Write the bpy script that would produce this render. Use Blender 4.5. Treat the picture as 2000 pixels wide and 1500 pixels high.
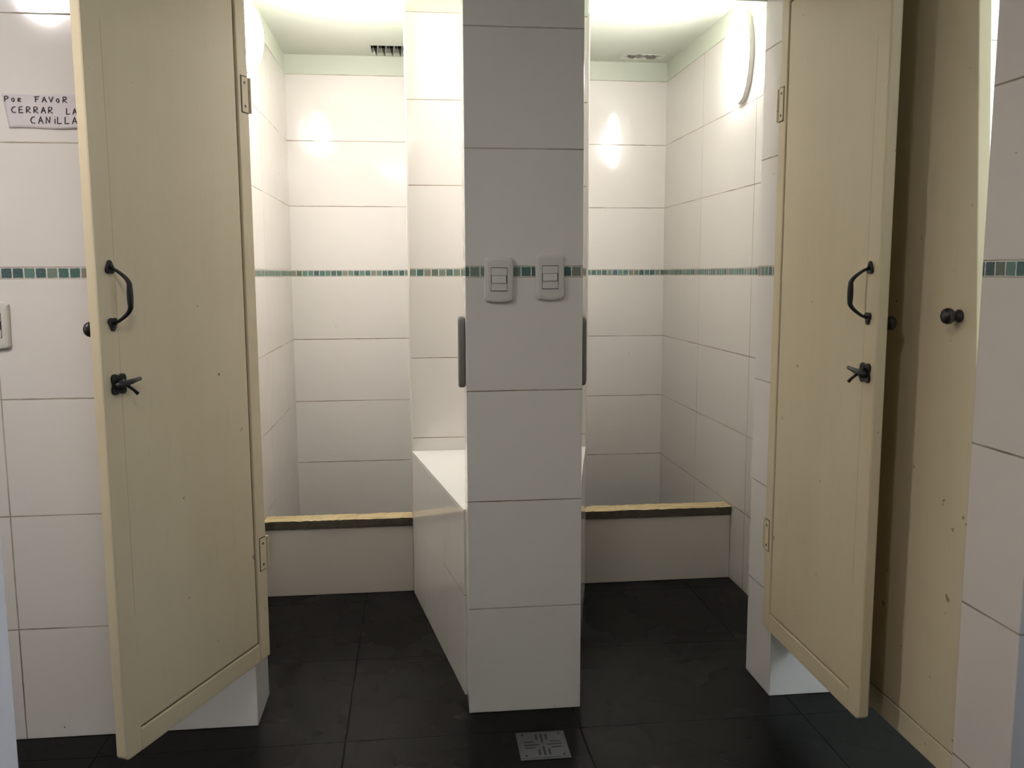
import bpy, bmesh, math, random
from mathutils import Vector, Matrix
random.seed(4)
for o in list(bpy.data.objects): bpy.data.objects.remove(o, do_unlink=True)
S = bpy.context.scene
COL = S.collection

# ------------------------------------------------------------------ camera
F, PITCH, YAW, ROLL, H = 1711.7, 0.1248, 0.1110, -0.0034, 1.2072
cam = bpy.data.objects.new('camera', bpy.data.cameras.new('camera')); COL.objects.link(cam)
cam.data.sensor_width = 36.0; cam.data.lens = F/2000*36.0; cam.data.clip_start = .02
r = Vector((math.cos(YAW), -math.sin(YAW), 0))
fw = Vector((math.sin(YAW)*math.cos(PITCH), math.cos(YAW)*math.cos(PITCH), -math.sin(PITCH)))
u = r.cross(fw)
M = Matrix((r, u, -fw)).transposed().to_4x4()
cam.matrix_world = Matrix.Translation((0, 0, H)) @ M @ Matrix.Rotation(ROLL, 4, 'Z')
S.camera = cam

# ------------------------------------------------------------------ world, daylight, exposure
W = bpy.data.worlds.new('world'); S.world = W; W.use_nodes = True
W.node_tree.nodes['Background'].inputs[0].default_value = (.55, .75, 1, 1)
W.node_tree.nodes['Background'].inputs[1].default_value = .6
S.view_settings.view_transform = 'Standard'; S.view_settings.look = 'None'
S.view_settings.exposure = 0.42; S.view_settings.gamma = 1; S.view_settings.use_curve_mapping = False

def area(name, loc, rot, sx, sy, power, color):
    l = bpy.data.lights.new(name, 'AREA'); l.shape = 'RECTANGLE'; l.size = sx; l.size_y = sy
    l.energy = power; l.color = color
    o = bpy.data.objects.new(name, l); o.location = loc; o.rotation_euler = rot; COL.objects.link(o)
    return o
R90 = math.pi/2
DAY = (.72, .87, 1)
area('daylight_cubicle_window', (2.45, 1.75, 1.55), (0, R90, 0), .8, .8, 30, DAY)      # shines towards -X
area('daylight_corridor_window', (2.45, .35, 1.35), (0, R90, 0), .9, .9, 8.5, (.70, .80, 1))

# ------------------------------------------------------------------ materials
def mat(name):
    m = bpy.data.materials.new(name); m.use_nodes = True
    return m, m.node_tree, m.node_tree.nodes['Principled BSDF']
class N:
    """tiny node helper"""
    def __init__(s, nt): s.nt = nt
    def new(s, t, **k):
        n = s.nt.nodes.new(t)
        for a, b in k.items(): setattr(n, a, b)
        return n
    def put(s, sock, v):
        if hasattr(v, 'is_output'): s.nt.links.new(v, sock)
        elif v is not None: sock.default_value = v
    def m(s, op, a, b=None, c=None, clamp=False):
        n = s.new('ShaderNodeMath', operation=op, use_clamp=clamp)
        s.put(n.inputs[0], a); s.put(n.inputs[1], b); s.put(n.inputs[2], c)
        return n.outputs[0]
    def noise(s, vec, scale, detail=3, rough=.5, col=False):
        n = s.new('ShaderNodeTexNoise'); s.put(n.inputs['Vector'], vec)
        n.inputs['Scale'].default_value = scale; n.inputs['Detail'].default_value = detail
        n.inputs['Roughness'].default_value = rough
        return n.outputs['Color' if col else 'Fac']
    def mix(s, f, a, b):
        n = s.new('ShaderNodeMix', data_type='RGBA')
        s.put(n.inputs[0], f); s.put(n.inputs[6], a); s.put(n.inputs[7], b)
        return n.outputs[2]
    def ramp(s, f, stops, interp='LINEAR'):
        n = s.new('ShaderNodeValToRGB'); n.color_ramp.interpolation = interp
        e = n.color_ramp.elements
        while len(e) < len(stops): e.new(.5)
        for i, (p, c) in enumerate(stops): e[i].position = p; e[i].color = (*c, 1)
        s.put(n.inputs[0], f)
        return n.outputs[0]
    def smooth(s, v, a, b):
        n = s.new('ShaderNodeMapRange', interpolation_type='SMOOTHSTEP')
        s.put(n.inputs[0], v); n.inputs[1].default_value = a; n.inputs[2].default_value = b
        return n.outputs[0]

PAINT = (.66, .70, .60, 1)
def tile_mat(name, axis='X', off=0.0, per=.592, vert=True, top=2.128, mosaic=True, base=(.86, .825, .79, 1)):
    """white glazed 60 x 30 wall tiles with one course of small green glass mosaic at 1.20 m"""
    mt, nt, b = mat(name); n = N(nt)
    tc = n.new('ShaderNodeTexCoord').outputs['Object']
    sp = n.new('ShaderNodeSeparateXYZ'); n.put(sp.inputs[0], tc)
    z = sp.outputs[2]; uu = sp.outputs['XYZ'.index(axis)]
    wob = n.m('MULTIPLY', n.m('SUBTRACT', n.noise(tc, 9, 4, .7), .5), .0022)
    # vertical coordinate with the mosaic course taken out
    above = n.m('GREATER_THAN', z, 1.2135)
    zz = n.m('SUBTRACT', z, n.m('MULTIPLY', above, 0.027 if mosaic else 0))
    fz = n.m('FRACT', n.m('DIVIDE', n.m('ADD', n.m('ADD', zz, wob), 3.0), .3))
    dz = n.m('MULTIPLY', n.m('MINIMUM', fz, n.m('SUBTRACT', 1.0, fz)), .3)
    ut = n.m('DIVIDE', n.m('ADD', n.m('SUBTRACT', n.m('ADD', uu, wob), off), per*20), per)
    fu = n.m('FRACT', ut)
    du = n.m('MULTIPLY', n.m('MINIMUM', fu, n.m('SUBTRACT', 1.0, fu)), per)
    d = n.m('MINIMUM', dz, du) if vert else dz
    wid = n.m('ADD', .0009, n.m('MULTIPLY', n.noise(tc, 30, 3), .0014))
    grout = n.m('SUBTRACT', 1.0, n.smooth(n.m('SUBTRACT', d, wid), -.0004, .0006))
    # tile colour, one faint shade per tile
    cid = n.new('ShaderNodeCombineXYZ')
    n.put(cid.inputs[0], n.m('FLOOR', ut) if vert else 0.0)
    n.put(cid.inputs[1], n.m('FLOOR', n.m('DIVIDE', n.m('ADD', zz, 3.0), .3)))
    wn = n.new('ShaderNodeTexWhiteNoise', noise_dimensions='2D'); n.put(wn.inputs[0], cid.outputs[0])
    dark = (base[0]*.95, base[1]*.95, base[2]*.94, 1)
    col = n.mix(wn.outputs[0], base, dark)
    gcol = n.mix(n.smooth(n.noise(tc, 5, 4), .35, .65), (.52, .46, .38, 1), (.25, .20, .14, 1))
    col = n.mix(grout, col, gcol)
    # small dirt specks
    sc = n.m('GREATER_THAN', n.noise(tc, 55, 2), .80)
    col = n.mix(sc, col, (.25, .2, .16, 1))
    rough = n.m('ADD', .10, n.m('MULTIPLY', grout, .6))
    hgt = n.m('SUBTRACT', 1.0, grout)
    if mosaic:
        P = .0268
        mz = n.m('SUBTRACT', z, 1.2)
        band = n.m('MULTIPLY', n.m('GREATER_THAN', mz, 0), n.m('LESS_THAN', mz, .027))
        mu = n.m('DIVIDE', n.m('ADD', uu, 40.0), P)
        fm = n.m('FRACT', mu)
        wv = n.m('MULTIPLY', n.m('SUBTRACT', n.noise(tc, 120, 2), .5), .003)
        dm = n.m('MULTIPLY', n.m('MINIMUM', fm, n.m('SUBTRACT', 1.0, fm)), P)
        de = n.m('MINIMUM', mz, n.m('SUBTRACT', .027, mz))
        gap = n.m('SUBTRACT', 1.0, n.smooth(n.m('ADD', n.m('MINIMUM', dm, de), wv), .0012, .0022))
        w2 = n.new('ShaderNodeTexWhiteNoise', noise_dimensions='1D'); n.put(w2.inputs['W'], n.m('FLOOR', mu))
        gc = n.ramp(w2.outputs[0], [(0, (.035, .13, .13)), (.16, (.02, .075, .10)), (.32, (.10, .24, .20)), (.48, (.20, .27, .21)),
                                    (.6, (.055, .16, .15)), (.72, (.28, .27, .21)), (.86, (.13, .16, .11)), (.94, (.04, .10, .11))], 'CONSTANT')
        gc = n.mix(n.m('MULTIPLY', n.noise(tc, 160, 3), .55), gc, (.24, .29, .25, 1))
        mc = n.mix(gap, gc, (.72, .71, .66, 1))
        col = n.mix(band, col, mc)
        rough = n.m('ADD', rough, n.m('MULTIPLY', band, .08))
        hgt = n.m('ADD', n.m('MULTIPLY', hgt, n.m('SUBTRACT', 1.0, band)), n.m('MULTIPLY', band, n.m('SUBTRACT', 1.0, gap)))
    if top:
        pt = n.smooth(z, top-.001, top+.001)
        col = n.mix(pt, col, PAINT)
        rough = n.m('ADD', rough, n.m('MULTIPLY', pt, .6))
    n.put(b.inputs['Base Color'], col); n.put(b.inputs['Roughness'], rough)
    bp = n.new('ShaderNodeBump'); bp.inputs['Strength'].default_value = .5; bp.inputs['Distance'].default_value = .0012
    n.put(bp.inputs['Height'], hgt)
    bw = n.new('ShaderNodeBump'); bw.inputs['Strength'].default_value = .10; bw.inputs['Distance'].default_value = .01
    n.put(bw.inputs['Height'], n.noise(tc, 7, 2)); nt.links.new(bw.outputs[0], bp.inputs['Normal'])
    n.put(b.inputs['Normal'], bp.outputs[0])
    return mt

TX = tile_mat('white_tile_front', 'X', -1.027)
TXB = tile_mat('white_tile_back', 'X', 0, vert=False)
TYL = tile_mat('white_tile_stall_left', 'Y', 3.54, .595)
TYR = tile_mat('white_tile_stall_right', 'Y', 3.72, .595)
TYJ = tile_mat('white_tile_jamb', 'Y', 0, vert=False)
TPIER = tile_mat('white_tile_pier', 'Y', 0, vert=False, top=None, base=(.82, .755, .70, 1))
TPIERX = tile_mat('white_tile_pier_front', 'X', .4, .592, top=None)
TB = tile_mat('white_tile_bench', 'X', .0, .607, mosaic=False, top=None)
TC_ = tile_mat('white_tile_curb', 'X', 0, vert=False, mosaic=False, top=None, base=(.82, .77, .71, 1))

def floor_mat():
    mt, nt, b = mat('dark_floor_tile'); n = N(nt)
    tc = n.new('ShaderNodeTexCoord').outputs['Object']
    sp = n.new('ShaderNodeSeparateXYZ'); n.put(sp.inputs[0], tc)
    wob = n.m('MULTIPLY', n.m('SUBTRACT', n.noise(tc, 8, 3), .5), .003)
    ux = n.m('DIVIDE', n.m('ADD', n.m('ADD', sp.outputs[0], wob), .196+.62*20), .62)
    uy = n.m('DIVIDE', n.m('ADD', n.m('ADD', sp.outputs[1], wob), -2.182+.495*20), .495)
    fx = n.m('FRACT', ux); fy = n.m('FRACT', uy)
    dx = n.m('MULTIPLY', n.m('MINIMUM', fx, n.m('SUBTRACT', 1.0, fx)), .62)
    dy = n.m('MULTIPLY', n.m('MINIMUM', fy, n.m('SUBTRACT', 1.0, fy)), .495)
    g = n.m('SUBTRACT', 1.0, n.smooth(n.m('MINIMUM', dx, dy), .0012, .003))
    c = n.mix(n.noise(tc, 4, 5, .6), (.003, .003, .0028, 1), (.0045, .0045, .0041, 1))
    c = n.mix(n.m('MULTIPLY', n.smooth(n.noise(tc, 260, 2), .62, .75), .3), c, (.018, .017, .015, 1))
    c = n.mix(g, c, (.002, .002, .002, 1))
    n.put(b.inputs['Base Color'], c)
    n.put(b.inputs['Roughness'], n.m('ADD', n.m('ADD', .24, n.m('MULTIPLY', n.noise(tc, 5, 3), .07)), n.m('MULTIPLY', g, .4)))
    b.inputs['Specular IOR Level'].default_value = .10
    bp = n.new('ShaderNodeBump'); bp.inputs['Strength'].default_value = .5; bp.inputs['Distance'].default_value = .002
    n.put(bp.inputs['Height'], n.m('ADD', n.m('SUBTRACT', 1.0, g), n.m('MULTIPLY', n.noise(tc, 120, 2), .06)))
    n.put(b.inputs['Normal'], bp.outputs[0])
    return mt
FLOOR = floor_mat()

def plain(name, c, rough=.5, metal=0, nscale=0, namt=.15, spec=None, bump=0):
    mt, nt, b = mat(name); n = N(nt)
    tc = n.new('ShaderNodeTexCoord').outputs['Object']
    if nscale:
        c2 = tuple(x*(1-namt) for x in c)
        n.put(b.inputs['Base Color'], n.mix(n.noise(tc, nscale, 4), (*c2, 1), (*[min(1, x*(1+namt*.5)) for x in c], 1)))
    else: b.inputs['Base Color'].default_value = (*c, 1)
    b.inputs['Roughness'].default_value = rough; b.inputs['Metallic'].default_value = metal
    if spec is not None: b.inputs['Specular IOR Level'].default_value = spec
    if bump:
        bp = n.new('ShaderNodeBump'); bp.inputs['Strength'].default_value = .4; bp.inputs['Distance'].default_value = bump
        n.put(bp.inputs['Height'], n.noise(tc, 60, 4)); n.put(b.inputs['Normal'], bp.outputs[0])
    return mt
CEIL = plain('mint_ceiling_paint', PAINT[:3], .7, 0, 3, .06, bump=.001)
PLASTER = plain('white_plaster', (.74, .74, .78), .7, 0, 4, .08, bump=.002)
IRON = plain('black_iron', (.018, .019, .02), .38, .3, 60, .5)
KNOBM = plain('dark_wood_knob', (.016, .012, .011), .35, 0, 40, .4)
SWITCH = plain('white_plastic', (.72, .70, .65), .3)
SWITCHD = plain('switch_gap', (.03, .03, .03), .8)
GREY = plain('grey_rubber', (.23, .22, .205), .55, 0, 40, .15)
STEEL = plain('dull_steel', (.10, .105, .11), .42, .5, 50, .2)
HOLE = plain('dark_cavity', (.012, .012, .012), .9)
PAPER = plain('note_paper', (.70, .66, .68), .75, 0, 25, .08)
INK = plain('marker_ink', (.03, .022, .03), .6)
BROKEN = plain('broken_plaster', (.33, .31, .27), .9, 0, 40, .5, bump=.003)
FIN = plain('thin_metal_fin', (.55, .55, .52), .35, .3, 40, .2)

def door_mat():
    mt, nt, b = mat('cream_door_enamel'); n = N(nt)
    tc = n.new('ShaderNodeTexCoord').outputs['Object']
    mp = n.new('ShaderNodeMapping'); n.put(mp.inputs[0], tc); mp.inputs['Scale'].default_value = (1, 1, .25)
    v = mp.outputs[0]
    c = n.mix(n.smooth(n.noise(v, 5, 5, .6), .3, .7), (.73, .62, .41, 1), (.77, .67, .46, 1))
    c = n.mix(n.m('MULTIPLY', n.smooth(n.noise(v, 40, 4), .55, .8), .25), c, (.55, .46, .29, 1))
    sp = n.m('MULTIPLY', n.smooth(n.noise(tc, 26, 3, .6), .71, .73), .75)
    c = n.mix(sp, c, (.22, .15, .08, 1))
    n.put(b.inputs['Base Color'], c)
    n.put(b.inputs['Roughness'], n.m('ADD', .32, n.m('MULTIPLY', n.noise(v, 12, 3), .12)))
    bp = n.new('ShaderNodeBump'); bp.inputs['Strength'].default_value = .25; bp.inputs['Distance'].default_value = .002
    n.put(bp.inputs['Height'], n.noise(v, 45, 4)); n.put(b.inputs['Normal'], bp.outputs[0])
    return mt
DOOR = door_mat()
GROOVE = plain('dirty_groove', (.12, .085, .045), .8, 0, 30, .6)

def wood_mat():
    mt, nt, b = mat('worn_threshold_wood'); n = N(nt)
    tc = n.new('ShaderNodeTexCoord').outputs['Object']
    mp = n.new('ShaderNodeMapping'); n.put(mp.inputs[0], tc); mp.inputs['Scale'].default_value = (.12, 1, 1)
    c = n.ramp(n.noise(mp.outputs[0], 60, 6, .65), [(.3, (.36, .25, .11)), (.5, (.62, .49, .27)), (.7, (.74, .63, .40))])
    c = n.mix(n.m('MULTIPLY', n.smooth(n.noise(tc, 22, 5, .7), .55, .7), .5), c, (.17, .12, .06, 1))
    n.put(b.inputs['Base Color'], c); b.inputs['Roughness'].default_value = .6
    bp = n.new('ShaderNodeBump'); bp.inputs['Strength'].default_value = .5; bp.inputs['Distance'].default_value = .003
    n.put(bp.inputs['Height'], n.noise(mp.outputs[0], 80, 5)); n.put(b.inputs['Normal'], bp.outputs[0])
    return mt
WOOD = wood_mat()
WOODD = plain('dark_wood_edge', (.10, .085, .06), .6, 0, 25, .6, bump=.003)

def glow_mat(name, col, strength):
    mt, nt, b = mat(name)
    b.inputs['Base Color'].default_value = (.9, .9, .9, 1)
    b.inputs['Emission Color'].default_value = (*col, 1)
    # opal cover with the bulb showing as a hot spot low behind it
    n = N(nt); tc = n.new('ShaderNodeTexCoord').outputs['Object']
    sp = n.new('ShaderNodeSeparateXYZ'); n.put(sp.inputs[0], tc)
    dz = n.m('ADD', sp.outputs[2], .045); dy = sp.outputs[1]
    r2 = n.m('ADD', n.m('MULTIPLY', dz, dz), n.m('MULTIPLY', n.m('MULTIPLY', dy, dy), 1.6))
    g = n.m('EXPONENT', n.m('MULTIPLY', r2, -1/(.042*.042)))
    n.put(b.inputs['Emission Strength'], n.m('ADD', strength*.22, n.m('MULTIPLY', g, strength*4.2)))
    return mt
GLASSW = plain('window_glass', (1, 1, 1), .05); GLASSW.node_tree.nodes['Principled BSDF'].inputs['Transmission Weight'].default_value = 1

# ------------------------------------------------------------------ geometry helpers
def link(name, bm, m, parent=None, loc=None, bevel=0, smooth=False, seg=2, recalc=True):
    if recalc: bmesh.ops.recalc_face_normals(bm, faces=bm.faces)
    me = bpy.data.meshes.new(name); bm.to_mesh(me); bm.free()
    for mm in (m if isinstance(m, (list, tuple)) else [m]): me.materials.append(mm)
    o = bpy.data.objects.new(name, me); COL.objects.link(o)
    if parent is not None: o.parent = parent
    if loc is not None: o.location = loc
    if smooth:
        for p in me.polygons: p.use_smooth = True
    if bevel:
        b = o.modifiers.new('bevel', 'BEVEL'); b.width = bevel; b.segments = seg; b.limit_method = 'ANGLE'
        b.angle_limit = math.radians(40)
    return o
def box(bm, a, b, mi=0):
    x0, y0, z0 = a; x1, y1, z1 = b
    v = [bm.verts.new(p) for p in ((x0,y0,z0),(x1,y0,z0),(x1,y1,z0),(x0,y1,z0),(x0,y0,z1),(x1,y0,z1),(x1,y1,z1),(x0,y1,z1))]
    fs = []
    for q in ((0,3,2,1),(4,5,6,7),(0,1,5,4),(1,2,6,5),(2,3,7,6),(3,0,4,7)):
        f = bm.faces.new([v[i] for i in q]); f.material_index = mi; fs.append(f)
    return fs
def prism(bm, pts, z0, z1, mi=0):
    lo = [bm.verts.new((x, y, z0)) for x, y in pts]; hi = [bm.verts.new((x, y, z1)) for x, y in pts]
    fs = [bm.faces.new(lo[::-1]), bm.faces.new(hi)]
    k = len(pts)
    for i in range(k): fs.append(bm.faces.new([lo[i], lo[(i+1) % k], hi[(i+1) % k], hi[i]]))
    for f in fs: f.material_index = mi
    return fs
def plate(bm, pts, y0, y1):
    """outline in x,z extruded along y"""
    a = [bm.verts.new((x, y0, z)) for x, z in pts]; b = [bm.verts.new((x, y1, z)) for x, z in pts]
    bm.faces.new(a); bm.faces.new(b[::-1]); k = len(pts)
    for i in range(k): bm.faces.new([a[i], b[i], b[(i+1) % k], a[(i+1) % k]])
def lathe(bm, prof, seg=28, axis='Y', origin=(0, 0, 0)):
    """prof: (radius, distance along axis)"""
    rings = []
    for rr, h in prof:
        ring = []
        for i in range(seg):
            a = 2*math.pi*i/seg; c, s_ = rr*math.cos(a), rr*math.sin(a)
            p = (c, h, s_) if axis == 'Y' else ((h, c, s_) if axis == 'X' else (c, s_, h))
            ring.append(bm.verts.new((p[0]+origin[0], p[1]+origin[1], p[2]+origin[2])))
        rings.append(ring)
    for a, b in zip(rings, rings[1:]):
        for i in range(seg): bm.faces.new([a[i], a[(i+1) % seg], b[(i+1) % seg], b[i]])
    bm.faces.new(rings[0][::-1]); bm.faces.new(rings[-1])
def tube(bm, pts, rad, seg=10, flat=1.0):
    """tube along pts; rad list or number"""
    pts = [Vector(p) for p in pts]; n = len(pts)
    if not isinstance(rad, (list, tuple)): rad = [rad]*n
    rings = []; up = Vector((0.02, .03, 1))
    for i, p in enumerate(pts):
        t = (pts[min(i+1, n-1)]-pts[max(i-1, 0)]).normalized()
        ref = Vector((1, 0, 0)) if abs(t.x) < .9 else Vector((0, 0, 1))
        a = t.cross(ref).normalized(); b = t.cross(a).normalized()
        rings.append([bm.verts.new(p+a*rad[i]*math.cos(2*math.pi*k/seg)+b*rad[i]*flat*math.sin(2*math.pi*k/seg)) for k in range(seg)])
    for a, b in zip(rings, rings[1:]):
        for i in range(seg): bm.faces.new([a[i], a[(i+1) % seg], b[(i+1) % seg], b[i]])
    bm.faces.new(rings[0][::-1]); bm.faces.new(rings[-1])
def rrect(x0, z0, x1, z1, rad, seg=5, bulge=0):
    pts = []
    for cx, cz, a0 in ((x1-rad, z1-rad, 0), (x0+rad, z1-rad, 90), (x0+rad, z0+rad, 180), (x1-rad, z0+rad, 270)):
        for i in range(seg+1):
            a = math.radians(a0+90*i/seg); pts.append((cx+rad*math.cos(a), cz+rad*math.sin(a)))
    return pts
def empty(name, loc=(0, 0, 0), rz=0):
    o = bpy.data.objects.new(name, None); o.empty_display_size = .1; o.location = loc; o.rotation_euler[2] = rz
    COL.objects.link(o); return o
def tag(o, label, cat, group=None):
    o['label'] = label; o['category'] = cat; o['kind'] = 'thing'
    if group: o['group'] = group
    return o
def struct(name, bm, m, bevel=0, **k):
    o = link(name, bm, m, bevel=bevel, **k); o['kind'] = 'structure'; return o
def faces_by_normal(bm, idx_x, idx_y, idx_z=None):
    bmesh.ops.recalc_face_normals(bm, faces=bm.faces)
    for f in bm.faces:
        n = f.normal
        if abs(n.x) > .8: f.material_index = idx_x
        elif abs(n.y) > .8: f.material_index = idx_y
        elif idx_z is not None: f.material_index = idx_z

# ------------------------------------------------------------------ room dimensions
YP, YJ, YC, YB = 2.294, 2.473, 3.250, 4.277      # stall front, jamb back, partition face, stall back
XPL, XPR = .1345, .4450                          # central pillar
XL, XR = -.573, 1.235                            # stall side walls
XJL, XJR = -.4355, .9965                         # door jambs
XML, XMR = -.016, .646                           # partition block
ZL = 1.962                                       # underside of the lintel
ZC, ZF = 2.215, 2.15                             # stall ceiling, front room ceiling

bm = bmesh.new(); box(bm, (-2.0, -1.6, -.1), (2.7, YB+.12, 0)); struct('floor', bm, FLOOR)

# stall walls
bm = bmesh.new(); box(bm, (XL-.15, YB, 0), (XR+.15, YB+.12, 2.5)); struct('wall_back', bm, TXB)
bm = bmesh.new(); box(bm, (XL-.15, YJ, 0), (XL, YB, 2.5)); struct('wall_stall_left', bm, TYL)
bm = bmesh.new(); box(bm, (XR, YJ, 0), (XR+.15, YB, 2.5)); struct('wall_stall_right', bm, TYR)
# front wall: left run with its jamb, right run with its jamb (carries on behind the cubicle door)
bm = bmesh.new(); box(bm, (-2.0, YP, 0), (XJL, YJ, ZF)); faces_by_normal(bm, 1, 0)
struct('wall_front_left', bm, [TX, TYJ], bevel=.0015)
bm = bmesh.new(); box(bm, (XJR, YP, 0), (2.6, YJ, ZF)); faces_by_normal(bm, 1, 0)
struct('wall_front_right', bm, [tile_mat('white_tile_front_right', 'X', XJR, .592), TYJ], bevel=.0015)
bm = bmesh.new(); box(bm, (XJL, YP, ZL), (XJR, YJ, ZF)); struct('wall_lintel', bm, CEIL)
# central pillar and the thin wall behind it, partition block at the back
bm = bmesh.new(); box(bm, (XPL, YP, 0), (XPR, 2.40, ZL)); faces_by_normal(bm, 1, 0)
struct('wall_pillar', bm, [TXB, TYJ], bevel=.0015)
bm = bmesh.new(); box(bm, (.24, 2.40, 0), (.345, YC, ZC)); struct('wall_divider', bm, TYJ)
bm = bmesh.new(); box(bm, (XML, YC, 0), (XMR, YB, ZC)); faces_by_normal(bm, 1, 0)
struct('wall_partition', bm, [TXB, TYJ], bevel=.0012)
# white plastic corner trims on the partition, thin frame trims
k = 0
for x in (XML, XMR):
    k += 1
    bm = bmesh.new(); box(bm, (x-.004, YC-.004, .312), (x+.004, YC+.004, 2.14))
    struct('trim_%d' % k, bm, plain('cream_corner_bead', (.78, .75, .69), .35), bevel=.0015)

# stall ceiling with two broken openings
hl = (-.172, 4.085, .06, 4.215); hr = (.985, 4.125, 1.180, 4.215)
bm = bmesh.new()
def slab_with_hole(bm, x0, y0, x1, y1, h, z0, z1):
    hx0, hy0, hx1, hy1 = h
    for a in ((x0, y0, x1, hy0), (x0, hy1, x1, y1), (x0, hy0, hx0, hy1), (hx1, hy0, x1, hy1)):
        box(bm, (a[0], a[1], z0), (a[2], a[3], z1))
slab_with_hole(bm, XL, YJ, .3, YB, (hl[0], hl[1], -.02, hl[3]), ZC, ZC+.02)
slab_with_hole(bm, .3, YJ, XR, YB, hr, ZC, ZC+.02)
o = struct('ceiling_stalls', bm, CEIL)
# front room shell
bm = bmesh.new(); box(bm, (-2.0, -1.6, ZF), (2.7, YP, ZF+.1)); struct('ceiling', bm, CEIL)
bm = bmesh.new(); box(bm, (-.62, .82, 0), (-.412, .90, ZF)); struct('wall_doorway', bm, PLASTER, bevel=.004)
bm = bmesh.new(); box(bm, (-2.1, -1.6, 0), (-2.0, YP, ZF)); struct('wall_left', bm, TYJ)
bm = bmesh.new(); box(bm, (-2.0, -1.6, 0), (2.7, -1.5, ZF)); struct('wall_rear', bm, plain('grey_rear_paint', (.22, .21, .20), .8))
# right wall of the rooms, with two windows
bm = bmesh.new()
W1 = (1.30, 1.15, 2.20, 2.0); W2 = (-.15, .9, .85, 1.8)
X0, X1 = 2.25, 2.35
for w, ya, yb in ((W1, 1.0, YP), (W2, -1.5, 1.0)):
    y0, z0, y1, z1 = w
    for a in ((ya, 0, yb, z0), (ya, z1, yb, ZF), (ya, z0, y0, z1), (y1, z0, yb, z1)):
        box(bm, (X0, a[0], a[1]), (X1, a[2], a[3]))
struct('wall_right', bm, PLASTER)
for i, w in enumerate((W1, W2)):
    y0, z0, y1, z1 = w
    bm = bmesh.new()
    for a in ((y0, z0, y1, z0+.04), (y0, z1-.04, y1, z1), (y0, z0+.04, y0+.04, z1-.04), (y1-.04, z0+.04, y1, z1-.04), ((y0+y1)/2-.02, z0+.04, (y0+y1)/2+.02, z1-.04)):
        box(bm, (2.28, a[0], a[1]), (2.32, a[2], a[3]))
    wf = struct('window_%d' % (i+1), bm, PLASTER)
# pier between corridor and the cubicle with the third door
bm = bmesh.new(); box(bm, (1.005, 1.309, 0), (2.25, 1.468, ZF)); faces_by_normal(bm, 1, 0)
struct('wall_pier', bm, [TPIERX, TPIER], bevel=.002)
# painted head piece above the third door
bm = bmesh.new(); box(bm, (1.075, 1.468, 2.0), (1.18, YP, ZF)); struct('wall_cubicle', bm, CEIL)

# ------------------------------------------------------------------ curbs with wooden threshold boards
def curb(x0, x1, label, dy):
    t = empty('shower_curb', ((x0+x1)/2, 3.30, 0)); tag(t, label, 'curb')
    cx = (x0+x1)/2
    w = (x1-x0)/2
    bm = bmesh.new(); box(bm, (-w+.001, -.032+dy, 0), (w-.001, .04+dy, .258))
    link('curb_wall', bm, TC_, t, bevel=.002)
    bm = bmesh.new()
    nx = 40
    box(bm, (-w+.002, -.043+dy, .262), (w-.002, .038+dy, .293))
    bmesh.ops.subdivide_edges(bm, edges=[e for e in bm.edges if abs((e.verts[0].co-e.verts[1].co).x) > .1], cuts=nx)
    for v in bm.verts:
        v.co.z += random.uniform(-.0012, .0012); v.co.y += random.uniform(-.0012, .0012)
    bmesh.ops.recalc_face_normals(bm, faces=bm.faces)
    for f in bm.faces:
        f.material_index = 1 if f.normal.y < -.7 or f.normal.z < -.7 else 0  # front edge and underside of the board take the darker wood colour
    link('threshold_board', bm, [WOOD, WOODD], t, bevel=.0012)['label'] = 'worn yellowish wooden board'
    return t
curb(XL, XML, 'tiled curb with worn wooden board across the left shower stall', -.002)
curb(XMR, XR, 'tiled curb with worn wooden board across the right shower stall', -.002)

# ------------------------------------------------------------------ built-in corner benches
SEAT = plain('white_bench_slab', (.90, .89, .86), .14, 0, 5, .02)
BEADG = plain('bench_corner_silicone', (.62, .57, .47), .5, 0, 20, .3)
def bench(p0, p1, xin, label):
    """p0 far end on the partition, p1 near end beside the pillar; the wall side is xin"""
    d = Vector((p1[0]-p0[0], p1[1]-p0[1])); L = d.length; a = math.atan2(d.y, d.x)
    t = empty('shower_bench', (p0[0], p0[1], 0), a); tag(t, label, 'bench')
    ca, sa = math.cos(-a), math.sin(-a)
    def loc(p): x, y = p[0]-p0[0], p[1]-p0[1]; return (x*ca-y*sa, x*sa+y*ca)
    pts = [loc(p) for p in (p0, p1, (xin, p1[1]), (xin, p0[1]))]
    bm = bmesh.new(); prism(bm, pts, 0, .541); link('bench_body', bm, TB, t, bevel=.001)
    bm = bmesh.new(); prism(bm, pts, .5415, .551); link('bench_seat', bm, SEAT, t, bevel=.001)
    return t
bench((XML, YC-.001), (.129, 2.402), .239, 'white tiled corner bench behind the left side of the pillar')
bench((XMR, YC-.001), (.4545, 2.402), .346, 'white tiled corner bench behind the right side of the pillar')

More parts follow.
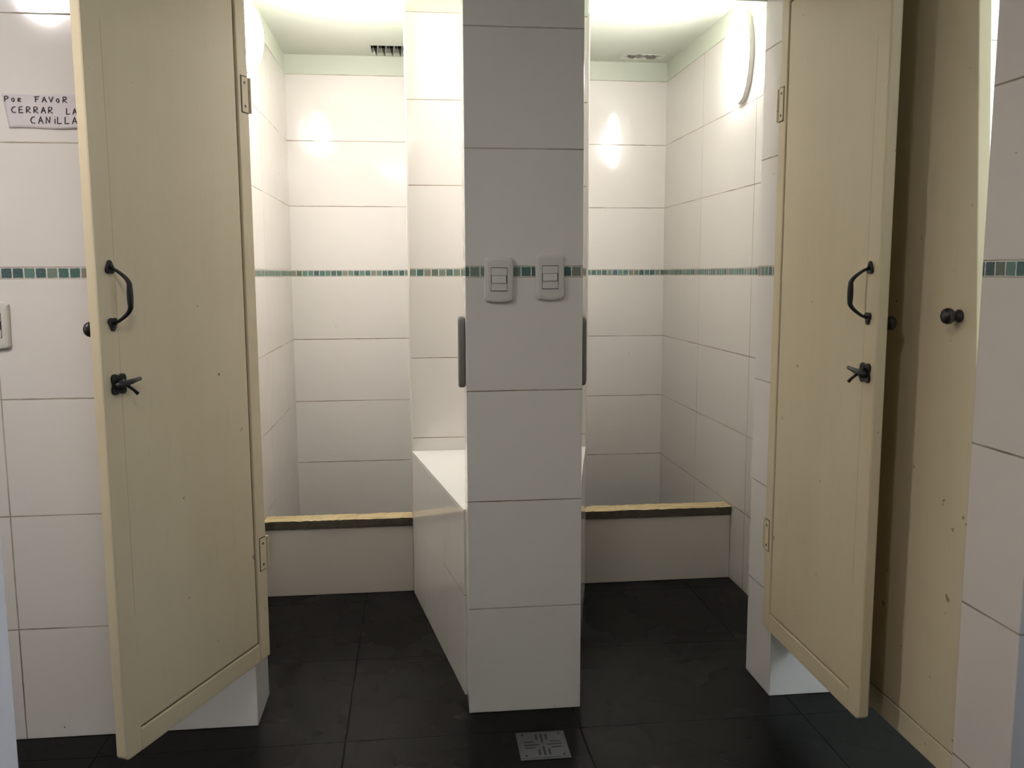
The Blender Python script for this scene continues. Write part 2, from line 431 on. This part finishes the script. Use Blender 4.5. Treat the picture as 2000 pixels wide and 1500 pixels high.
# ------------------------------------------------------------------ bulkhead lamps
def bulkhead(loc, rz, label, strength, col, group=None, ry=.115, rz_=.165, globe_m=None):
    """oval wall lamp, built to stick out along local +X"""
    t = empty('bulkhead_lamp', loc, rz); tag(t, label, 'lamp')
    bm = bmesh.new(); seg = 40
    rings = []
    for sc, x in ((.97, .001), (.97, .012), (.95, .018), (.90, .020)):
        rings.append([bm.verts.new((x, ry*sc*math.cos(2*math.pi*i/seg), rz_*sc*math.sin(2*math.pi*i/seg))) for i in range(seg)])
    for a, b in zip(rings, rings[1:]):
        for i in range(seg): bm.faces.new([a[i], a[(i+1) % seg], b[(i+1) % seg], b[i]])
    bm.faces.new(rings[0][::-1]); bm.faces.new(rings[-1])
    link('lamp_base', bm, SWITCH, t, smooth=False)
    bm = bmesh.new(); rings = []
    for k in range(9):
        a = k/9*math.pi/2; sc = .90*math.cos(a); x = .021+.052*math.sin(a)
        rings.append([bm.verts.new((x, ry*sc*math.cos(2*math.pi*i/seg), rz_*sc*math.sin(2*math.pi*i/seg))) for i in range(seg)])
    tip = bm.verts.new((.073, 0, 0))
    for a, b in zip(rings, rings[1:]):
        for i in range(seg): bm.faces.new([a[i], a[(i+1) % seg], b[(i+1) % seg], b[i]])
    for i in range(seg): bm.faces.new([rings[-1][i], rings[-1][(i+1) % seg], tip])
    bm.faces.new(rings[0][::-1])
    link('lamp_globe', bm, glow_mat('lit_globe', col, strength), t, smooth=True)['label'] = 'glowing opal glass cover'
    return t
WARM = (1, .955, .925)
bulkhead((XL, 3.22, 2.02), 0, 'lit oval bulkhead lamp on left stall wall behind the open door', 165, WARM, ry=.10, rz_=.125)
bulkhead((XR, 3.26, 2.00), math.pi, 'lit oval bulkhead lamp high on the right stall wall', 125, WARM, ry=.10, rz_=.17)
t = bulkhead((-1.17, 1.36, ZF), 0, 'lit oval lamp on the ceiling of the front room', 112, (1, .93, .91))
t.rotation_euler = (0, R90, 0)
t = bulkhead((-.10, .60, ZF), 0, 'lit oval lamp on the ceiling near the doorway', 54, (1, .95, .90))
t.rotation_euler = (0, R90, 0)

# ------------------------------------------------------------------ iron fittings
def bow_handle(parent, x, z0, z1, side, mirror=1):
    """bowed iron pull on the inner face; local frame of the door: x along leaf, y out of the face (towards -y)"""
    bm = bmesh.new()
    y0 = -.001
    zm = (z0+z1)/2
    pts = []; rad = []
    for i in range(25):
        s = i/24; z = z0+(z1-z0)*s
        a = math.sin(math.pi*s)
        out = .034*min(1, a*1.3)**.7
        pts.append((x-.010*min(1, a*1.8), y0-.004-out, z)); rad.append(.0032+.0032*math.sin(math.pi*s)**2)
    tube(bm, pts, rad, 12)
    h = link('door_handle', bm, IRON, parent, smooth=True); h['label'] = 'bowed black iron pull'
    for z in (z0, z1):
        bm = bmesh.new()
        out = []
        for i in range(48):
            a = 2*math.pi*i/48
            rr = .0115*(1+.16*math.cos(3*a+(math.pi/2 if z == z1 else -math.pi/2)))
            out.append((x+rr*math.cos(a), z+rr*math.sin(a)*1.15))
        plate(bm, out, y0-.004, y0)
        lathe(bm, [(.0035, -.0065), (.0035, -.004)], 12, 'Y', (x, 0, z+(.006 if z == z1 else -.006)))
        link('handle_rosette', bm, IRON, h, bevel=.0012)
    return h
def latch(parent, x, z, d):
    bm = bmesh.new()
    out = []
    for i in range(96):
        a = 2*math.pi*i/96
        rr = .0195*(1+.36*math.sin(2*a)**2-.05*math.cos(2*a)**6)
        out.append((x+rr*math.cos(a)*.92, z+rr*math.sin(a)*.98))
    plate(bm, out, -.006, 0)
    p = link('latch_plate', bm, IRON, parent, bevel=.0015); p['label'] = 'scalloped black iron bolt plate'
    bm = bmesh.new()
    tube(bm, [(x-d*.018, -.012, z-.002), (x, -.014, z), (x+d*.02, -.016, z+.003), (x+d*.045, -.018, z+.007)], [.006, .0065, .0055, .004], 12)
    lathe(bm, [(.011, -.014), (.011, -.006)], 20, 'Y', (x, 0, z))
    tube(bm, [(x+d*.012, -.014, z-.004), (x+d*.02, -.022, z-.014), (x+d*.026, -.026, z-.022)], [.0032, .003, .004], 10)
    link('latch_bolt', bm, IRON, p, smooth=True)
def knob(parent, x, y, z, d, sc=1.0):
    """round knob sticking out along y*d"""
    bm = bmesh.new()
    pr = [(.012, 0), (.0125, .003), (.011, .006), (.0075, .010), (.008, .013), (.012, .016), (.0152, .021), (.0155, .026), (.0135, .031), (.009, .0345), (.003, .036)]
    lathe(bm, [(a*sc, b*d*sc) for a, b in pr], 28, 'Y', (x, y, z))
    return link('door_knob', bm, KNOBM, parent, smooth=True)

def hinge(parent, z, side_y):
    bm = bmesh.new()
    box(bm, (.004, -.0022, z-.042), (.030, .0008, z+.042))
    h = link('hinge', bm, DOOR, parent, bevel=.0006)
    bm = bmesh.new(); 
    for k in range(3): lathe(bm, [(.0045, z-.042+k*.0285), (.0045, z-.042+k*.0285+.027)], 12, 'Z', (-.004, .000, 0))
    link('hinge_pin', bm, DOOR, h, smooth=False)
    for dz in (-.028, .028):
        bm = bmesh.new(); lathe(bm, [(.0032, -.0034), (.0036, -.002)], 14, 'Y', (.018, 0, z+dz))
        link('hinge_screw', bm, STEEL, h)
    # dark gap line round the hinge leaf
    bm = bmesh.new(); box(bm, (.003, -.0006, z-.0445), (.032, .0005, z+.0445)); link('hinge_recess', bm, GROOVE, h)

def leaf(name, loc, ang, Wd, z0, z1, label, flip, top_groove=True, knob_x=None, inner=True):
    """door leaf: local x runs from the hinge to the free edge, the face seen in the photo looks along -y (before mirroring by flip)"""
    t = empty(name, loc, ang); tag(t, label, 'door')
    T = .025; g = .004; st = .045; rl = .050
    fy = 0; by = T
    def addmesh(nm, fn, m, bevel=.0018, **k):
        bm = bmesh.new(); fn(bm); o = link(nm, bm, m, t, bevel=bevel, **k); return o
    # core slab slightly behind the face, in dirty dark colour so the joints read as grooves
    addmesh('door_core', lambda b: box(b, (.002, fy+.006, z0+.004), (Wd-.004, by-.002, z1-.004)), GROOVE, 0)
    addmesh('door_stile', lambda b: box(b, (0, fy, z0+.002), (st, by, z1)), DOOR, .003)
    # bottom rail and the big panel with rounded free edge
    addmesh('bottom_rail', lambda b: box(b, (st+.0006, fy, z0), (Wd-.05, by, z0+rl)), DOOR, .003)
    addmesh('top_rail', lambda b: box(b, (st+.0006, fy, z1-rl), (Wd-.05, by, z1)), DOOR, .003)
    def panel(b):
        pts = [(st+.008, z0+rl+g), (Wd-.0504, z0+rl+g), (Wd-.0504, z0)]
        for i in range(7):
            a = -math.pi/2+math.pi/2*i/6; pts.append((Wd-.012+.012*math.cos(a), z0+.012+.012*math.sin(a)))
        pts += [(Wd, z1), (Wd-.0504, z1), (Wd-.0504, z1-rl-g), (st+.008, z1-rl-g)]
        plate(b, pts, fy, by)
    addmesh('door_panel', panel, DOOR, .004)
    # faint joint of the free edge stile
    addmesh('panel_joint', lambda b: box(b, (Wd-.0505, fy-.0002, z0+.30), (Wd-.0497, fy+.0006, z1-.25)), plain('faint_joint', (.52, .44, .28), .6), 0)
    hinge(t, 1.645, -1); hinge(t, .485, -1)
    return t

# left shower door: hinge on the left jamb, opened well past square; we see its inner face
hx, hy = -.396, 2.290; ex, ey = -.611, 1.792
dl = Vector((ex-hx, ey-hy)); WL = dl.length; angL = math.atan2(dl.y, dl.x)
# local +x -> hinge to free edge; outward face must look to +X world, i.e. local -y mirrored
def mirror_children(t):
    """flip the leaf about its own x-z plane: applied to the mesh data so that nothing carries a negative scale"""
    st = [t]
    while st:
        o = st.pop()
        for c in [c for c in bpy.data.objects if c.parent == o]:
            if c.type == 'MESH':
                c.data.transform(Matrix.Scale(-1, 4, (0, 1, 0))); c.data.flip_normals()
            st.append(c)
bpy.context.view_layer.update()

d1 = leaf('cubicle_door', (hx, hy, 0), angL, WL, .200, 1.95, 'cream shower door standing open on the left, beside the handwritten note', False)
bow_handle(d1, WL-.034, 1.112, 1.222, -1)
latch(d1, WL-.040, .990, -1)
knob(d1, WL-.030, .025, 1.100, 1)

# which way does the face look? local -y must point to the camera side
def face_dir(ang): return Vector((math.sin(ang), -math.cos(ang)))
if face_dir(angL).x < 0: mirror_children(d1)

hx2, hy2 = .966, 2.290; ex2, ey2 = .966, 1.745
d2v = Vector((ex2-hx2, ey2-hy2)); WR = d2v.length; angR = math.atan2(d2v.y, d2v.x)
d2 = leaf('cubicle_door', (hx2, hy2, 0), angR, WR, .218, 1.945, 'cream shower door standing open on the right, in front of the cubicle door', False)
bow_handle(d2, WR-.034, 1.112, 1.217, -1)
latch(d2, WR-.034, .994, -1)
knob(d2, WR-.034, .025, 1.100, 1)
if face_dir(angR).x > 0: mirror_children(d2)

# third door: belongs to the cubicle at the right, hung on the stall front, face to -X
W3 = .789
d3 = empty('cubicle_door', (1.098, 2.284, 0), -math.pi/2)
tag(d3, 'cream cubicle door on the far right with a round knob, next to tiled pier', 'door')
def warp(o):
    # the leaf has warped: its free edge leans back towards the hinge near the top
    for v in o.data.vertices:
        if v.co.x > W3*.5: v.co.x -= .085*(v.co.z-.2)
def l3():
    z0, z1 = .176, 1.99; T = .026; g = .0035; rl = .055
    bm = bmesh.new(); box(bm, (.002, -.022, z0+.004), (W3-.004, -.002, z1-.004)); warp(link('door_core', bm, GROOVE, d3))
    bm = bmesh.new(); box(bm, (0, -T, z0+rl+g), (W3, 0, z1))
    bmesh.ops.bisect_plane(bm, geom=bm.verts[:]+bm.edges[:]+bm.faces[:], plane_co=(0, 0, .75), plane_no=(0, 0, 1))
    warp(link('door_panel', bm, DOOR, d3, bevel=.002))
    bm = bmesh.new(); box(bm, (0, -T, z0), (W3, 0, z0+rl)); link('bottom_rail', bm, DOOR, d3, bevel=.002)
l3()
# local +y faces world +X, so the seen face is the local -y side
k3 = knob(d3, 2.284-1.625, -.026, 1.122, -1, 1.05)
k3['label'] = 'dark round knob'
# jamb strip fixed to the pier behind the door edge

# ------------------------------------------------------------------ rounded grey bumpers on the pillar sides
def bumper(x, side, label):
    bm = bmesh.new()
    pts = []
    w = .0175
    for cy, a0 in ((1.072, 0), (.928, 180)):
        for i in range(13):
            a = math.radians(a0+180*i/12); pts.append((.024*math.cos(a), cy+.024*math.sin(a)))
    pl = [(p[0], p[1]) for p in pts]
    # outline lies in Y-Z, extruded along X
    a = [bm.verts.new((x, 2.346+q[0], q[1])) for q in pl]; b = [bm.verts.new((x+side*w, 2.346+q[0], q[1])) for q in pl]
    bm.faces.new(a); bm.faces.new(b[::-1])
    for i in range(len(pl)): bm.faces.new([a[i], b[i], b[(i+1) % len(pl)], a[(i+1) % len(pl)]])
    o = link('door_bumper', bm, GREY, bevel=.005, seg=3, smooth=True); tag(o, label, 'bumper')
bumper(XPL-.0003, -1, 'grey rounded bumper pad on the left side of the central pillar')
bumper(XPR+.0003, 1, 'grey rounded bumper pad on the right side of the central pillar')

# ------------------------------------------------------------------ light switches
def switch(cx, cz, label, tilt, w=.076, h=.114, rock=1):
    t = empty('light_switch', (cx, YP-.0005, cz)); t.rotation_euler[1] = tilt; tag(t, label, 'light switch', None)
    bm = bmesh.new()
    # cover plate: outline with bulging ends, domed
    def outline(s, inset=0):
        pts = []
        W_, H_ = w/2-inset, h/2-inset
        N_ = 9
        for i in range(N_): a = i/(N_-1); pts.append((-W_+.006+(2*W_-.012)*a, -H_-.0035*math.sin(math.pi*a)))
        for i in range(N_): a = i/(N_-1); pts.append((W_-.001*math.sin(math.pi*a)*0, -H_+.006+(2*H_-.012)*a))
        for i in range(N_): a = i/(N_-1); pts.append((W_-.006-(2*W_-.012)*a, H_+.0025*math.sin(math.pi*a)))
        for i in range(N_): a = i/(N_-1); pts.append((-W_, H_-.006-(2*H_-.012)*a))
        return pts
    levels = [(0, 0), (-.006, 0), (-.0095, .003), (-.0110, .009)]
    rings = [[bm.verts.new((x, y, z)) for x, z in outline(1, ins)] for y, ins in levels]
    for a, b in zip(rings, rings[1:]):
        for i in range(len(a)): bm.faces.new([a[i], a[(i+1) % len(a)], b[(i+1) % len(a)], b[i]])
    bm.faces.new(rings[0][::-1]); bm.faces.new(rings[-1])
    link('cover_plate', bm, SWITCH, t, smooth=False, bevel=.001)
    mw, mh = .0205, .0197
    bm = bmesh.new(); box(bm, (-mw-.0009, -.0118, -1.5*mh-.0012), (mw+.0009, -.009, 1.5*mh+.0012)); link('module_gap', bm, SWITCHD, t)
    for i in range(3):
        zc = (1-i)*mh
        bm = bmesh.new()
        if i == rock:
            fs = box(bm, (-mw+.0008, -.0165, zc-mh/2+.0004), (mw-.0018, -.010, zc+mh/2-.0004))
            for v in bm.verts:
                if v.co.y < -.012: v.co.y += (.003 if v.co.z > zc else 0)
            link('rocker', bm, SWITCH, t, bevel=.0008)
        else:
            box(bm, (-mw, -.0132, zc-mh/2+.0003), (mw, -.010, zc+mh/2-.0003)); link('blank_module', bm, SWITCH, t, bevel=.0006)
    return t
switch(.2215, 1.1935, 'white light switch on the left half of the central pillar', math.radians(.8))
switch(.3560, 1.1985, 'white light switch on the right half of the central pillar', math.radians(-.3))
switch(-1.030, 1.086, 'white light switch on the left wall at the edge of view', math.radians(.5), w=.076, h=.114)

# ------------------------------------------------------------------ handwritten note
note = empty('paper_note', (-.80, YP-.001, 1.60)); tag(note, 'small paper note with black handwriting taped to the left tiled wall', 'note')
bm = bmesh.new()
P0 = [(-.172, .0395), (-.168, -.010), (-.158, -.0395), (-.08, -.0400), (.03, -.0385), (.032, .038), (-.06, .0365), (-.12, .0400)]
nxx, nzz = 30, 12
grid = []
for i in range(nxx+1):
    row = []
    for j in range(nzz+1):
        s, q = i/nxx, j/nzz
        xl = -.160+(-.172+.160)*q
        x = xl+(.034-xl)*s; z = -.0395+.079*q
        z += .0012*math.sin(s*9+q*2)
        y = -.0010-.0012*(math.sin(s*7+1)*.5+.5)-.004*max(0, s-.4)*(1-q)**2*2
        row.append(bm.verts.new((x, y, z)))
    grid.append(row)
for i in range(nxx):
    for j in range(nzz): bm.faces.new([grid[i][j], grid[i+1][j], grid[i+1][j+1], grid[i][j+1]])
pp = link('paper_sheet', bm, PAPER, note, smooth=True)
sm = pp.modifiers.new('thick', 'SOLIDIFY'); sm.thickness = .0003
GL = {
 'P': [[(0,0),(.05,1)],[(0.0,.95),(.45,1),(.62,.78),(.45,.52),(.05,.45)]],
 'O': [[(.3,0),(.02,.3),(.1,.75),(.4,.85),(.6,.5),(.5,.12),(.3,0)]],
 'R': [[(0,0),(.05,1),(.45,.98),(.58,.75),(.4,.52),(.05,.46),(.62,0)]],
 'F': [[(.05,0),(.1,.95)],[(-.1,.9),(.65,1)],[(.08,.5),(.5,.55)]],
 'A': [[(0,0),(.35,1),(.68,0)],[(.12,.36),(.62,.4)]],
 'V': [[(0,1),(.3,0),(.65,1)]],
 'C': [[(.62,.95),(.25,.9),(0,.5),(.12,.1),(.62,.05)]],
 'E': [[(.55,1),(.05,.95),(0,0),(.6,.05)],[(.02,.5),(.5,.52)]],
 'L': [[(.05,1),(0,0),(.6,.08)]],
 'N': [[(0,0),(.08,1),(.5,.05),(.62,1)]],
 'i': [[(.2,0),(.22,.7)],[(.22,.98),(.24,1.06)]],
 'o': [[(.3,0),(.05,.25),(.12,.6),(.38,.66),(.5,.38),(.42,.08),(.3,0)]],
 'r': [[(0,0),(.04,.66),(.35,.64),(.42,.48),(.05,.3),(.45,0)]],
}
def notept(x, z):
    s = (x+.165)/.2; q = (z+.0395)/.079
    y = -.0010-.0012*(math.sin(s*7+1)*.5+.5)-.004*max(0, s-.4)*(1-q)**2*2
    return (x, y-.0006, z)
def write(bm, text, x, z, cw, hh, slope=0):
    for ch in text:
        if ch != ' ':
            for st in GL[ch]:
                pts = [notept(x+px*cw*.95, z+pz*hh+slope*(x+px*cw)) for px, pz in st]
                # densify
                dp = []
                for a, b in zip(pts, pts[1:]):
                    for k in range(4): dp.append(tuple(a[m]+(b[m]-a[m])*k/4 for m in range(3)))
                dp.append(pts[-1])
                tube(bm, dp, .00115, 6, 1.0)
        x += cw*(1.05 if ch not in 'i ' else .55)
bm = bmesh.new()
write(bm, 'Por', -.166, .0215, .0145, .0130)
write(bm, 'FAVoR', -.097, .0215, .0152, .0135)
write(bm, 'CERRAR', -.152, -.0040, .0160, .0145)
write(bm, 'LA', -.0265, -.0060, .0140, .0145)
write(bm, 'CANiLLA', -.110, -.0285, .0166, .0165)
link('handwriting', bm, INK, note)

# ------------------------------------------------------------------ floor drain
dr = empty('floor_drain', (.3115, 2.105, 0), math.radians(-.3)); tag(dr, 'square metal drain grate in the dark floor before the pillar', 'drain')
bm = bmesh.new(); box(bm, (-.064, -.066, .0002), (.064, .066, .0022)); link('drain_frame', bm, STEEL, dr, bevel=.001)
bm = bmesh.new(); box(bm, (-.058, -.060, .0023), (.058, .060, .0036)); link('drain_grate', bm, STEEL, dr, bevel=.0008)
bm = bmesh.new()
def slot(cx, cy, lx, ly): box(bm, (cx-lx/2, cy-ly/2, .0030), (cx+lx/2, cy+ly/2, .00385))
for s in (-1, 1):
    slot(s*.030, 0, .038, .0040); slot(s*.034, .014, .026, .0040); slot(s*.034, -.014, .026, .0040)
    slot(0, s*.030, .0048, .040); slot(.013, s*.036, .0048, .026); slot(-.013, s*.036, .0048, .026)
link('drain_slots', bm, HOLE, dr)
for x in (-.048, .048):
    for y in (-.050, .050):
        bm = bmesh.new(); lathe(bm, [(.0035, .0036), (.003, .0046)], 12, 'Z', (x, y, 0)); link('drain_screw', bm, HOLE, dr)

# ------------------------------------------------------------------ broken ceiling openings
def cavity(h, x1, label, fins):
    x0, y0, _, y1 = h
    t = empty('ceiling_opening', ((x0+x1)/2, (y0+y1)/2, ZC)); tag(t, label, 'ceiling opening')
    cx, cy = (x0+x1)/2, (y0+y1)/2
    bm = bmesh.new()
    a, b = (x0-cx-.004, y0-cy-.004), (x1-cx+.004, y1-cy+.004)
    # open-bottomed dark box above the slab
    z0, z1 = .021, .16
    box(bm, (a[0], a[1], z1), (b[0], b[1], z1+.01))
    box(bm, (a[0]-.01, a[1], z0), (a[0], b[1], z1)); box(bm, (b[0], a[1], z0), (b[0]+.01, b[1], z1))
    box(bm, (a[0], a[1]-.01, z0), (b[0], a[1], z1)); box(bm, (a[0], b[1], z0), (b[0], b[1]+.01, z1))
    link('duct', bm, HOLE, t)
    return t, cx, cy
t, cx, cy = cavity(hl, -.02, 'broken ceiling opening with thin metal fins in the left stall', True)
for i in range(4):
    x = -.148+i*.036-cx
    bm = bmesh.new()
    v = [bm.verts.new(p) for p in ((x-.013, hl[3]-cy-.02, .012), (x+.015, hl[3]-cy-.03, .012), (x+.001, hl[3]-cy-.045, -.028), (x-.020, hl[1]-cy+.01, .014), (x+.008, hl[1]-cy+.01, .014))]
    bm.faces.new((v[0], v[1], v[2])); bm.faces.new((v[0], v[2], v[3])); bm.faces.new((v[1], v[4], v[2]))
    o = link('metal_fin', bm, FIN, t); s_ = o.modifiers.new('thick', 'SOLIDIFY'); s_.thickness = .0015
t, cx, cy = cavity(hr, hr[2], 'ragged broken ceiling opening in the right stall', False)
bm = bmesh.new()
random.seed(9)
x0, y0, x1, y1 = hr
# crumbling plaster lip round the hole
n_ = 44
inn, out = [], []
for i in range(n_):
    a = 2*math.pi*i/n_
    rx, ry = (x1-x0)/2, (y1-y0)/2
    k = 1/max(abs(math.cos(a)), abs(math.sin(a)))
    ox, oy = rx*math.cos(a)*k*1.03, ry*math.sin(a)*k*1.05
    f_ = random.uniform(.70, .96)
    inn.append(bm.verts.new((ox*f_*.97, oy*f_*.80, random.uniform(-.004, .006)))); out.append(bm.verts.new((ox, oy, -.0015)))
for i in range(n_): bm.faces.new([inn[i], inn[(i+1) % n_], out[(i+1) % n_], out[i]])
up = [bm.verts.new((v.co.x*random.uniform(.85, 1.0), v.co.y*random.uniform(.8, 1.0), v.co.z+.018)) for v in inn]
for i in range(n_): bm.faces.new([up[i], up[(i+1) % n_], inn[(i+1) % n_], inn[i]]).material_index = 1
o = link('crumbled_plaster', bm, [CEIL, BROKEN], t); s_ = o.modifiers.new('thick', 'SOLIDIFY'); s_.thickness = .006; s_.offset = 1
